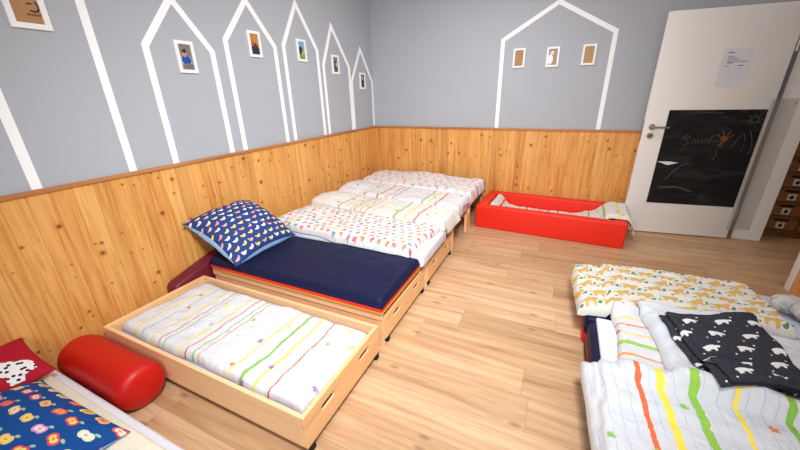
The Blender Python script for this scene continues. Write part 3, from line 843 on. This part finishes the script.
GD = 'wooden rolling drawers of the children\'s beds'
dr0 = rolling_drawer(0.692, 1.325, 'wooden rolling bed drawer pulled out in front, holding a striped duvet', GD, xf=-0.78, XH=-2.228)
dr1 = rolling_drawer(1.425, 2.065, 'wooden drawer pushed in under the bed with the navy mattress', GD, z0=0.04, z1=0.200)
dr2 = rolling_drawer(2.135, 2.765, 'wooden drawer pushed in under the bed with the bright motif duvet', GD, z0=0.04, z1=0.200)

def bed_frame(y0, y1, label, legs=False):
    t = thing('bed_frame', label, 'bed frame', ((XH + XF) / 2, (y0 + y1) / 2, 0), 0, 'low wooden bed frames along the left wall')
    part('bed_board', bx(XH, XF - 0.035, y0 + 0.023, y1 - 0.023, 0.222, 0.25, 0.002, 1), M['bed_x'], t)
    for ya, yb in ((y0, y0 + 0.022), (y1 - 0.022, y1)):
        part('top_rail', bx(XH, XF, ya, yb, 0.192, 0.25, 0.003, 1), M['bed_x'], t)
        if not legs:
            part('side_rail', bx(XH + 0.002, XF, ya + (0.008 if ya == y0 else 0), yb - (0.008 if yb == y1 else 0), 0.0, 0.1915, 0.002, 1), M['bed_x'], t)
        else:
            part('side_rail', bx(XH + 0.002, XF - 0.03, ya, yb, 0.13, 0.1915, 0.002, 1), M['bed_x'], t)
            w = 0.11
            a, b = (ya, ya + 0.03) if ya == y0 else (yb - w, yb)
            part('leg', bx(XF - 0.028, XF, a, b, 0.0, 0.1915, 0.002, 1), M['bed_y'], t)
            part('leg', bx(XH + 0.002, XH + 0.03, a, b, 0.0, 0.129, 0.002, 1), M['bed_y'], t)
    return t
bf = [bed_frame(1.39, 2.098, 'low wooden bed frame under the bare navy mattress'),
      bed_frame(2.102, 2.80, 'low wooden bed frame under the bright motif duvet'),
      bed_frame(2.804, 3.435, 'low wooden bed frame with open leg panels under the striped duvets', True),
      bed_frame(3.44, 4.19, 'low wooden bed frame against the back wall beside the red padded crib', True)]

def slab(name, x0, x1, y0, y1, z0, z1, mat, label, cat='mattress', bev=0.02, group=None, seam=None):
    bm = bx(x0, x1, y0, y1, z0, z1, bev, 4)
    t = thing(name, label, cat, ((x0 + x1) / 2, (y0 + y1) / 2, z0), 0, group)
    body = part('cover', bm, mat, t)
    zz = (z0 + z1) / 2; r = 0.0022
    if seam:
        sb = bmesh.new(); e = 0.0005; c = bev * 0.6
        loop = [(x0 + c, y0 - e), (x1 - c, y0 - e), (x1 + e, y0 + c), (x1 + e, y1 - c), (x1 - c, y1 + e), (x0 + c, y1 + e), (x0 - e, y1 - c), (x0 - e, y0 + c)]
        for p, q in zip(loop, loop[1:] + loop[:1]): tube(sb, [(p[0], p[1], zz), (q[0], q[1], zz)], r, 6)
        part('zip_seam', sb, seam, body)
    return body
GM = 'mattresses on the low beds'
slab('mattress', -2.10, -0.778, 1.374, 1.945, 0.2505, 0.264, M['yellow'], 'thin yellow mat lowest under the navy mattress on the low bed', bev=0.004, group=GM)
slab('mattress', -2.195, -0.776, 1.368, 1.943, 0.2645, 0.289, M['red_bright'], 'thin red mat between the navy mattress and the low bed', bev=0.008, group=GM)
navy = None
# navy mattress: a softly creased top
def soft_slab(x0, x1, y0, y1, z0, z1, seed, wr=0.004, sc=6):
    flat = lambda x, y, r=0: z0
    return quilt('m', [(x0, y0), (x1, y0), (x1, y1), (x0, y1)], flat, z1 - z0 - 0.004, None, seed, (60, 34), wr, sc, 0.03, 0.0, clear=0.0)
bm = soft_slab(-2.205, -0.776, 1.368, 1.945, 0.2895, 0.345, 3.1, 0.007, 5)
navy = solo('mattress', bm, M['navy'], 'bare navy blue mattress on the low bed, with the bird pillow on it', 'mattress', GM, 1.2)
mB = slab('mattress', -2.20, -0.755, 1.95, 2.50, 0.251, 0.365, M['white_sheet'], 'white sheeted mattress under the bright motif duvet', bev=0.03, group=GM)
mC = slab('mattress', -2.20, -0.79, 2.505, 3.02, 0.251, 0.365, M['white_sheet'], 'white sheeted mattress under the striped duvet beside the bright motif duvet', bev=0.03, group=GM)
mD = slab('mattress', -2.20, -0.785, 3.025, 3.52, 0.251, 0.365, M['lilac_sheet'], 'lilac sheeted mattress under the striped duvet farther from the camera', bev=0.03, group=GM)
mE = slab('mattress', -2.20, -0.785, 3.525, 4.20, 0.251, 0.36, M['navy'], 'navy mattress under the animal print duvet in the corner', bev=0.02, group=GM, seam=M['black'])
gL = Ground([mB, mC, mD, mE, navy])
GQ = 'duvets along the left wall'
quilt_thing('duvet', 'white duvet with bright red, orange and blue motifs on the low beds', 'duvet',
    [(-2.2, 1.965), (-0.85, 1.905), (-0.785, 2.40), (-2.12, 2.51)], gL, 0.052, M['dots'], 1.0, wr=0.013, ragged=0.005, group=GQ, smooth=0.018, minz=0.30, bumps=((-2.0, 2.25, 0.2, 0.03),))
quilt_thing('duvet', 'cream striped duvet between the bright motif duvet and the other striped one', 'duvet',
    [(-2.28, 2.54), (-0.75, 2.415), (-0.745, 2.89), (-2.2, 2.955)], gL, 0.052, M['duvet_s1'], 2.0, wr=0.015, ragged=0.005, group=GQ, smooth=0.018, minz=0.30, bumps=((-2.05, 2.72, 0.2, 0.05),))
quilt_thing('duvet', 'cream striped duvet touching the animal print duvet in the corner', 'duvet',
    [(-2.3, 2.985), (-0.77, 2.91), (-0.765, 3.355), (-2.25, 3.51)], gL, 0.050, M['duvet_s2'], 3.4, wr=0.015, ragged=0.005, group=GQ, smooth=0.018, minz=0.30, bumps=((-2.08, 3.2, 0.2, 0.05),))
quilt_thing('duvet', 'white duvet with muted animal print in the room corner', 'duvet',
    [(-2.3, 3.545), (-0.765, 3.378), (-0.76, 4.06), (-2.2, 4.17)], gL, 0.055, M['print'], 4.7, wr=0.016, ragged=0.005, group=GQ, smooth=0.018, minz=0.30, bumps=((-1.55, 3.98, 0.25, 0.035), (-2.1, 3.9, 0.2, 0.02)))

# drawer bedding
slabm = slab('mattress', -2.195, -0.805, 0.716, 1.300, 0.058, 0.160, M['lavender'], 'lavender grey sheeted mattress lying in the pulled out drawer', bev=0.02, group=GM)
quilt_thing('duvet', 'white duvet with thin wavy coloured stripes lying in the pulled out drawer', 'duvet',
    [(-2.185, 0.755), (-0.825, 0.738), (-0.815, 1.278), (-2.16, 1.285)], Ground([slabm]), 0.040, M['duvet_drawer'], 6.1, n=(70, 40), wr=0.014, edge=0.035, group=GQ, ragged=0.010)

# blue bird pillow leaning on the wall
pillow('bird_pillow', 'blue pillow with small bird print leaning on the pine wall over the navy mattress', 0.57, 0.545, 0.15, [M['birds'], M['light_blue']],
       (-2.068, 1.620, 0.538), (0.03, 1.0, 0.02), (-0.46, 0.02, 0.225), 2.0, pinch=0.09, wr=0.014, low=1.2, sag=0.45, bulge=0.12)

# maroon pad wedged between wall and drawer
mp = thing('maroon_pad', 'maroon leatherette pad standing between pine wall and pulled out drawer', 'cushion', (-2.292, 1.33, 0))
bm = bmesh.new()
prism(bm, [(1.12, 0.0), (1.56, 0.0), (1.56, 0.315), (1.50, 0.325), (1.14, 0.235), (1.115, 0.20)], lambda a, b, h: (h, a, b), -2.350, -2.240)
bmesh.ops.bevel(bm, geom=list(bm.edges), offset=0.025, segments=4, affect='EDGES', profile=0.5)
pad = part('pad', bm, M['maroon'], mp, angle=1.0)
sb = bmesh.new(); tube(sb, [(-2.262, 1.135, 0.22), (-2.255, 1.3, 0.276), (-2.255, 1.49, 0.322)], 0.004, 8)
part('piping', sb, M['maroon'], pad)

# red bolster between drawer and near mattress
bo = thing('bolster', 'red leatherette bolster roll on the floor beside the pulled out drawer', 'bolster', (-1.96, 0.574, 0))
r, x0, x1, yc = 0.112, -2.27, -1.66, 0.574
prof = [(x0, 0.0)] + [(x0 + 0.05 * (1 - math.sin(a)), r - 0.05 + 0.05 * math.cos(a)) for a in [PI / 2 - i * PI / 12 for i in range(7)]]
prof += [(x0 + (x1 - x0) * i / 8, r) for i in range(1, 8)]
prof += [(x1 - 0.05 * (1 - math.sin(a)), r - 0.05 + 0.05 * math.cos(a)) for a in [i * PI / 12 for i in range(7)]] + [(x1 + 0.006, r * 0.4), (x1 + 0.007, 0.0)]
bm = bmesh.new(); seg = 40; rings = []
for x, rr in prof: rings.append([bm.verts.new((x, yc + rr * math.cos(a * 2 * PI / seg), r + rr * math.sin(a * 2 * PI / seg))) for a in range(seg)] if rr > 0 else [bm.verts.new((x, yc, r))])
for a, b in zip(rings, rings[1:]):
    for j in range(seg):
        q = (j + 1) % seg
        if len(a) == 1: bm.faces.new((a[0], b[j], b[q]))
        elif len(b) == 1: bm.faces.new((a[j], b[0], a[q]))
        else: bm.faces.new((a[j], b[j], b[q], a[q]))
bmesh.ops.recalc_face_normals(bm, faces=bm.faces)
bod = part('cover', bm, M['red_vinyl'], bo, angle=1.2)
sb = bmesh.new(); tube(sb, [(x1 - 0.05, yc + (r - 0.001) * math.cos(a), r + 0.0005 + (r - 0.001) * math.sin(a)) for a in [i * 2 * PI / 40 for i in range(41)]], 0.0018, 6)
part('piping', sb, M['red_vinyl'], bod)

# near mattress at the bottom left
nm = thing('mattress', 'cream mattress with white rim at the near end of the left wall', 'mattress', (-1.5, 0.05, 0), 0, GM)
part('base_pad', bx(-2.2, -0.78, -0.30, 0.446, 0.0, 0.150, 0.02, 4), M['white_sheet'], nm, 'white rim')
top = part('top_pad', bx(-2.19, -0.80, -0.29, 0.405, 0.1505, 0.185, 0.014, 4), M['cream_sheet'], nm, 'cream sheet')
pillow('apple_pillow', 'blue pillow with colourful apple print on the cream mattress', 0.67, 0.55, 0.19, [M['apples'], M['light_blue']],
       (-1.71, 0.10, 0.256), (1.0, 0.03, -0.015), (0.0, 1.0, 0.0), 5.0, pinch=0.08, low=0.45, sag=0.3, bulge=0.08, wr=0.010)
pillow('red_pillow', 'red pillow with white patch and black specks leaning against the pine wall', 0.31, 0.50, 0.09, [M['red_dog'], M['red_dog']],
       (-2.195, 0.172, 0.262), (0.28, 0.0, -0.085), (0.0, 1.0, 0.02), 8.0, pinch=0.05)

# ------------------------------------------------------------------ red padded crib against the back wall
cr = thing('padded_crib', 'red padded floor crib against the pine back wall', 'padded crib', (-0.035, 3.87, 0))
cx0, cx1, cy0, cy1, ch, ct = -0.745, 0.675, 3.52, 4.215, 0.25, 0.10
part('front_pad', bx(cx0, cx1, cy0, cy0 + ct, 0.0, ch, 0.014, 4), M['red_bright'], cr)
part('back_pad', bx(cx0, cx1, cy1 - ct, cy1, 0.0, ch, 0.014, 4), M['red_bright'], cr)
part('end_pad', bx(cx0 + 0.001, cx0 + ct, cy0 + ct - 0.001, cy1 - ct + 0.001, 0.0, ch - 0.001, 0.008, 3), M['red_bright'], cr)
crr = part('end_pad', bx(cx1 - ct, cx1 - 0.001, cy0 + ct - 0.001, cy1 - ct + 0.001, 0.0, ch - 0.001, 0.008, 3), M['red_bright'], cr)
cbase = part('base_mat', bx(cx0 + ct + 0.001, cx1 - ct - 0.001, cy0 + ct + 0.001, cy1 - ct - 0.001, 0.0, 0.055, 0.01, 2), M['red_bright'], cr)
fronts = [o for o in cr.children]
CRP, CRA = Vector((cx0, cy0, 0)), -0.052
def crib_turn(o):
    o.location = CRP + Matrix.Rotation(CRA, 3, 'Z') @ (o.location - CRP); o.rotation_euler = (0, 0, CRA)
crib_turn(cr)
class Drape:
    """smooth support for the crib duvet: base mat, up over the right hand pad and down outside"""
    def __call__(s, x, y, r=0):
        pts = [(-2, 0.215), (-0.60, 0.205), (-0.47, 0.095), (-0.35, 0.078), (0.20, 0.082), (0.38, 0.13), (0.545, 0.253), (0.676, 0.254), (0.70, 0.23), (0.735, 0.13), (0.76, 0.09), (3, 0.08)]
        for (a, za), (b, zb) in zip(pts, pts[1:]):
            if a <= x <= b:
                t = (x - a) / (b - a); t = t * t * (3 - 2 * t); return za + (zb - za) * t
        return 0.05
cdv = quilt_thing('duvet', 'white striped duvet inside the red padded crib, hanging over its end', 'duvet',
    [(-0.635, 3.63), (0.758, 3.63), (0.752, 4.105), (-0.635, 4.105)], Drape(), 0.03, M['duvet_crib'], 12.0, n=(80, 36), wr=0.014, sc=8, edge=0.03, ragged=0.002)
crib_turn(cdv)

# ------------------------------------------------------------------ mattresses and bedding on the right
GR = 'floor mattresses on the right'
r1 = slab('mattress', 0.275, 1.64, 1.90, 2.50, 0.0, 0.075, M['red_vinyl'], 'red floor mattress lowest under the ochre animal duvet', bev=0.02, group=GR)
r2m = slab('mattress', 0.272, 1.64, 1.885, 2.50, 0.076, 0.195, M['navy'], 'navy mattress on the red one under the ochre animal duvet', bev=0.025, group=GR)
r2s = slab('fitted_sheet', 0.40, 1.635, 1.885, 2.495, 0.1955, 0.222, M['blue_sheet'], 'pale blue sheet under the ochre animal duvet and the plush toy', 'sheet', bev=0.01)
r3 = slab('mattress', 0.285, 1.64, 1.245, 1.87, 0.0, 0.195, M['navy'], 'navy floor mattress under the rumpled white bedding', bev=0.03, group=GR, seam=M['red_vinyl'])
r3s = slab('fitted_sheet', 0.318, 1.635, 1.25, 1.868, 0.1955, 0.222, M['grey_sheet'], 'pale grey sheet on the navy floor mattress on the right', 'sheet', bev=0.01)
r4 = slab('mattress', 0.30, 1.64, 0.60, 1.24, 0.0, 0.21, M['navy'], 'navy floor mattress under the wide striped duvet in front', bev=0.03, group=GR)
gR = Ground([r1, r2m, r2s, r3, r3s, r4])
GQR = 'duvets on the right floor beds'
yd = quilt_thing('duvet', 'white duvet with ochre animals and green leaves on the right floor bed', 'duvet',
    [(0.225, 1.90), (1.20, 2.03), (1.165, 2.515), (0.195, 2.475)], gR, 0.065, M['ochre'], 21.0, n=(64, 40), wr=0.016, sc=7, edge=0.045, smooth=0.018, minz=0.185, group=GQR)
md = thing('duvet', 'rumpled white duvet partly turned back under the black fleece blanket', 'duvet', (0.95, 1.65, 0.222), 0, GQR)
s1 = part('striped_side', quilt('q', [(0.38, 1.40), (0.95, 1.38), (0.95, 1.96), (0.405, 1.94)], Ground([r3s, yd, r2s]), 0.03, None, 23.0, (44, 36), 0.014, 8, 0.035, smooth=0.018), M['duvet_mid'], md, 'short coloured stripes', 2.0)
s2 = part('turned_back_side', quilt('q', [(0.58, 1.40), (1.60, 1.36), (1.60, 2.03), (0.51, 1.975)], Ground([r3s, yd, s1, r2s]), 0.035, None, 25.0, (60, 44), 0.03, 6, 0.05, smooth=0.025), M['plain_white'], md, 'plain white reverse', 2.0)
fd = quilt_thing('duvet', 'white duvet with wide orange, yellow and green stripes hanging over the front floor mattress', 'duvet',
    [(0.285, 0.62), (1.55, 0.62), (1.55, 1.375), (0.228, 1.49)], Ground([r3s, r4, r3, s1, s2]), 0.045, M['duvet_front'], 27.0, n=(110, 56), wr=0.009, sc=7, edge=0.04, minz=0.175, ragged=0.004, smooth=0.018, group=GQR)
# black fleece blanket, folded in layers
bk = thing('fleece_blanket', 'black fleece blanket with white bear print folded on the white duvet', 'blanket', (0.81, 1.7, 0.27))
gB = Ground([s1, s2, yd, fd, r3s, r2s])
b1 = part('lower_fold', quilt('q', [(0.675, 1.36), (1.00, 1.465), (0.985, 1.99), (0.575, 1.83)], gB, 0.008, None, 31.0, (30, 36), 0.004, 9, 0.012, 0.006, smooth=0.03, clear=0.009), M['bears'], bk, None, 2.0)
b2 = part('upper_fold', quilt('q', [(0.695, 1.36), (1.025, 1.47), (0.988, 1.985), (0.595, 1.825)], Ground([b1, s1, s2, yd, fd, r3s, r2s]), 0.012, None, 33.0, (34, 40), 0.008, 8, 0.014, 0.005, smooth=0.022, clear=0.007), M['bears'], bk, None, 2.0)

# grey plush toy lying at the head end
pt = thing('plush_toy', 'fluffy grey plush toy lying beyond the ochre animal duvet', 'plush toy', (1.31, 2.22, 0.222))
def blob(c, r, seed, n=3, rough=0.10):
    b = bmesh.new(); bmesh.ops.create_icosphere(b, subdivisions=n + 1, radius=1.0)
    for v in b.verts:
        d = v.co.normalized(); k = 1 + rough * noise.noise(d * 3 + Vector((seed, 0, 0))) + rough * 0.8 * noise.noise(d * 9 + Vector((0, seed, 0)))
        v.co = Vector(c) + Vector((d.x * r[0] * k, d.y * r[1] * k, d.z * r[2] * k))
    return b
part('body', blob((1.36, 2.22, 0.290), (0.115, 0.10, 0.058), 1.0), M['plush'], pt)
part('head', blob((1.265, 2.30, 0.285), (0.062, 0.055, 0.050), 4.0), M['plush'], pt)
part('ear', blob((1.235, 2.34, 0.278), (0.03, 0.022, 0.038), 7.0), M['plush_light'], pt, 'paler ear')
part('ear', blob((1.215, 2.29, 0.278), (0.028, 0.022, 0.036), 9.0), M['plush_light'], pt, 'paler ear')
part('foot', blob((1.47, 2.16, 0.266), (0.05, 0.035, 0.034), 11.0), M['plush'], pt)
part('foot', blob((1.46, 2.29, 0.266), (0.05, 0.035, 0.034), 13.0), M['plush'], pt)

# ------------------------------------------------------------------ brown drawer cabinet in the corridor
cx0, cw, cy, cht = 1.93, 0.272, 4.31, 1.24
cab = thing('drawer_cabinet', 'brown wooden cabinet of small labelled drawers seen through the doorway', 'cabinet', (cx0 + cw * 1.5, cy + 0.19, 0))
part('plinth', bx(cx0 + 0.01, cx0 + cw * 3 - 0.01, cy + 0.03, cy + 0.37, 0.0, 0.06), M['shelf'], cab)
bm = bx(cx0 - 0.02, cx0, cy, cy + 0.38, 0.06, cht)
for i in range(1, 4): box(bm, cx0 + cw * i - (0.012 if i < 3 else 0), cx0 + cw * i + 0.012, cy, cy + 0.38, 0.06, cht)
for j in range(9): box(bm, cx0, cx0 + cw * 3, cy, cy + 0.38, 0.06 + j * 0.142, 0.076 + j * 0.142)
box(bm, cx0, cx0 + cw * 3, cy + 0.36, cy + 0.38, 0.06, cht)
part('carcass', bm, M['shelf'], cab)
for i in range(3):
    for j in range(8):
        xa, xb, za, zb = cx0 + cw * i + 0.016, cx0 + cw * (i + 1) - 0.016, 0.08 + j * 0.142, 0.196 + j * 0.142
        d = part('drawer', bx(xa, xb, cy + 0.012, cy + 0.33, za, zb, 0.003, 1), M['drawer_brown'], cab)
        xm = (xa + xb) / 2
        part('grip_shade_strip', bx(xm - 0.06, xm + 0.05, cy + 0.0105, cy + 0.0125, zb - 0.024, zb - 0.006), M['slot_shade'], d, 'dark strip painted as shade of the grip slot')  # dark strip on the drawer front paints the shade of an opening
        lb = part('label_card', bx(xm - 0.03, xm + 0.03, cy + 0.0095, cy + 0.0122, za + 0.018, za + 0.078), M['label'], d, 'white label card')
        part('label_symbol', prism(bmesh.new(), [(xm + a * 0.018, za + 0.048 + b * 0.02) for a, b in ((-1, -0.6), (0.2, -1), (1, -0.3), (0.5, 0.3), (0.7, 1), (-0.4, 0.7), (-0.8, 0.1))], lambda a, b, h: (a, h, b), cy + 0.0086, cy + 0.0096), M['black'], d, 'black symbol on the label')

# ------------------------------------------------------------------ light
def area(name, loc, rot, sx, sy, power, color=(1, 1, 1)):
    l = bpy.data.lights.new(name, 'AREA'); l.shape = 'RECTANGLE'; l.size = sx; l.size_y = sy; l.energy = power; l.color = color
    o = bpy.data.objects.new(name, l); COL.objects.link(o); o.location = loc; o.rotation_euler = rot; return o
def spot(name, loc, aim, power, size, color=(1, 1, 1), radius=0.25):
    l = bpy.data.lights.new(name, 'SPOT'); l.energy = power; l.color = color; l.spot_size = size; l.spot_blend = 1.0; l.shadow_soft_size = radius
    o = bpy.data.objects.new(name, l); COL.objects.link(o); o.location = loc
    o.rotation_euler = (Vector(aim) - Vector(loc)).to_track_quat('-Z', 'Y').to_euler(); return o
LW = [42, 0, 30, 560, 3]
area('window_daylight', (0.3, YN - 0.02, 1.65), (PI / 2 - 0.15, 0, 0), 2.2, 1.4, LW[0], (0.86, 0.95, 1.0))
area('ceiling_lamp', (-0.55, 1.1, ZC - 0.06), (0, 0, 0), 1.3, 0.4, LW[1], (1.0, 0.95, 0.88))
area('ceiling_lamp', (-0.55, 2.9, ZC - 0.06), (0, 0, 0), 1.3, 0.4, LW[2], (0.93, 0.97, 1.0))
spot('added_falloff_spot', (0.1, 0.2, ZC - 0.15), (-1.35, 2.5, 0.2), LW[3], math.radians(102), (0.92, 0.97, 1.0))  # added spot near the camera; its soft cone imitates lens falloff
area('corridor_lamp', (2.9, 3.4, ZC - 0.06), (0, 0, 0), 0.5, 0.5, LW[4], (1.0, 0.9, 0.78))

w = bpy.data.worlds.new('daylight'); S.world = w; w.use_nodes = True
w.node_tree.nodes['Background'].inputs[0].default_value = (0.75, 0.85, 1.0, 1)
w.node_tree.nodes['Background'].inputs[1].default_value = 0.3

vs = S.view_settings
vs.view_transform = 'Standard'; vs.look = 'None'; vs.gamma = 1.0; vs.use_curve_mapping = False
vs.exposure = -0.18
S.cycles.use_denoising = True
S.cycles.max_bounces = 8
S.cycles.diffuse_bounces = 5
S.cycles.sample_clamp_indirect = 6.0
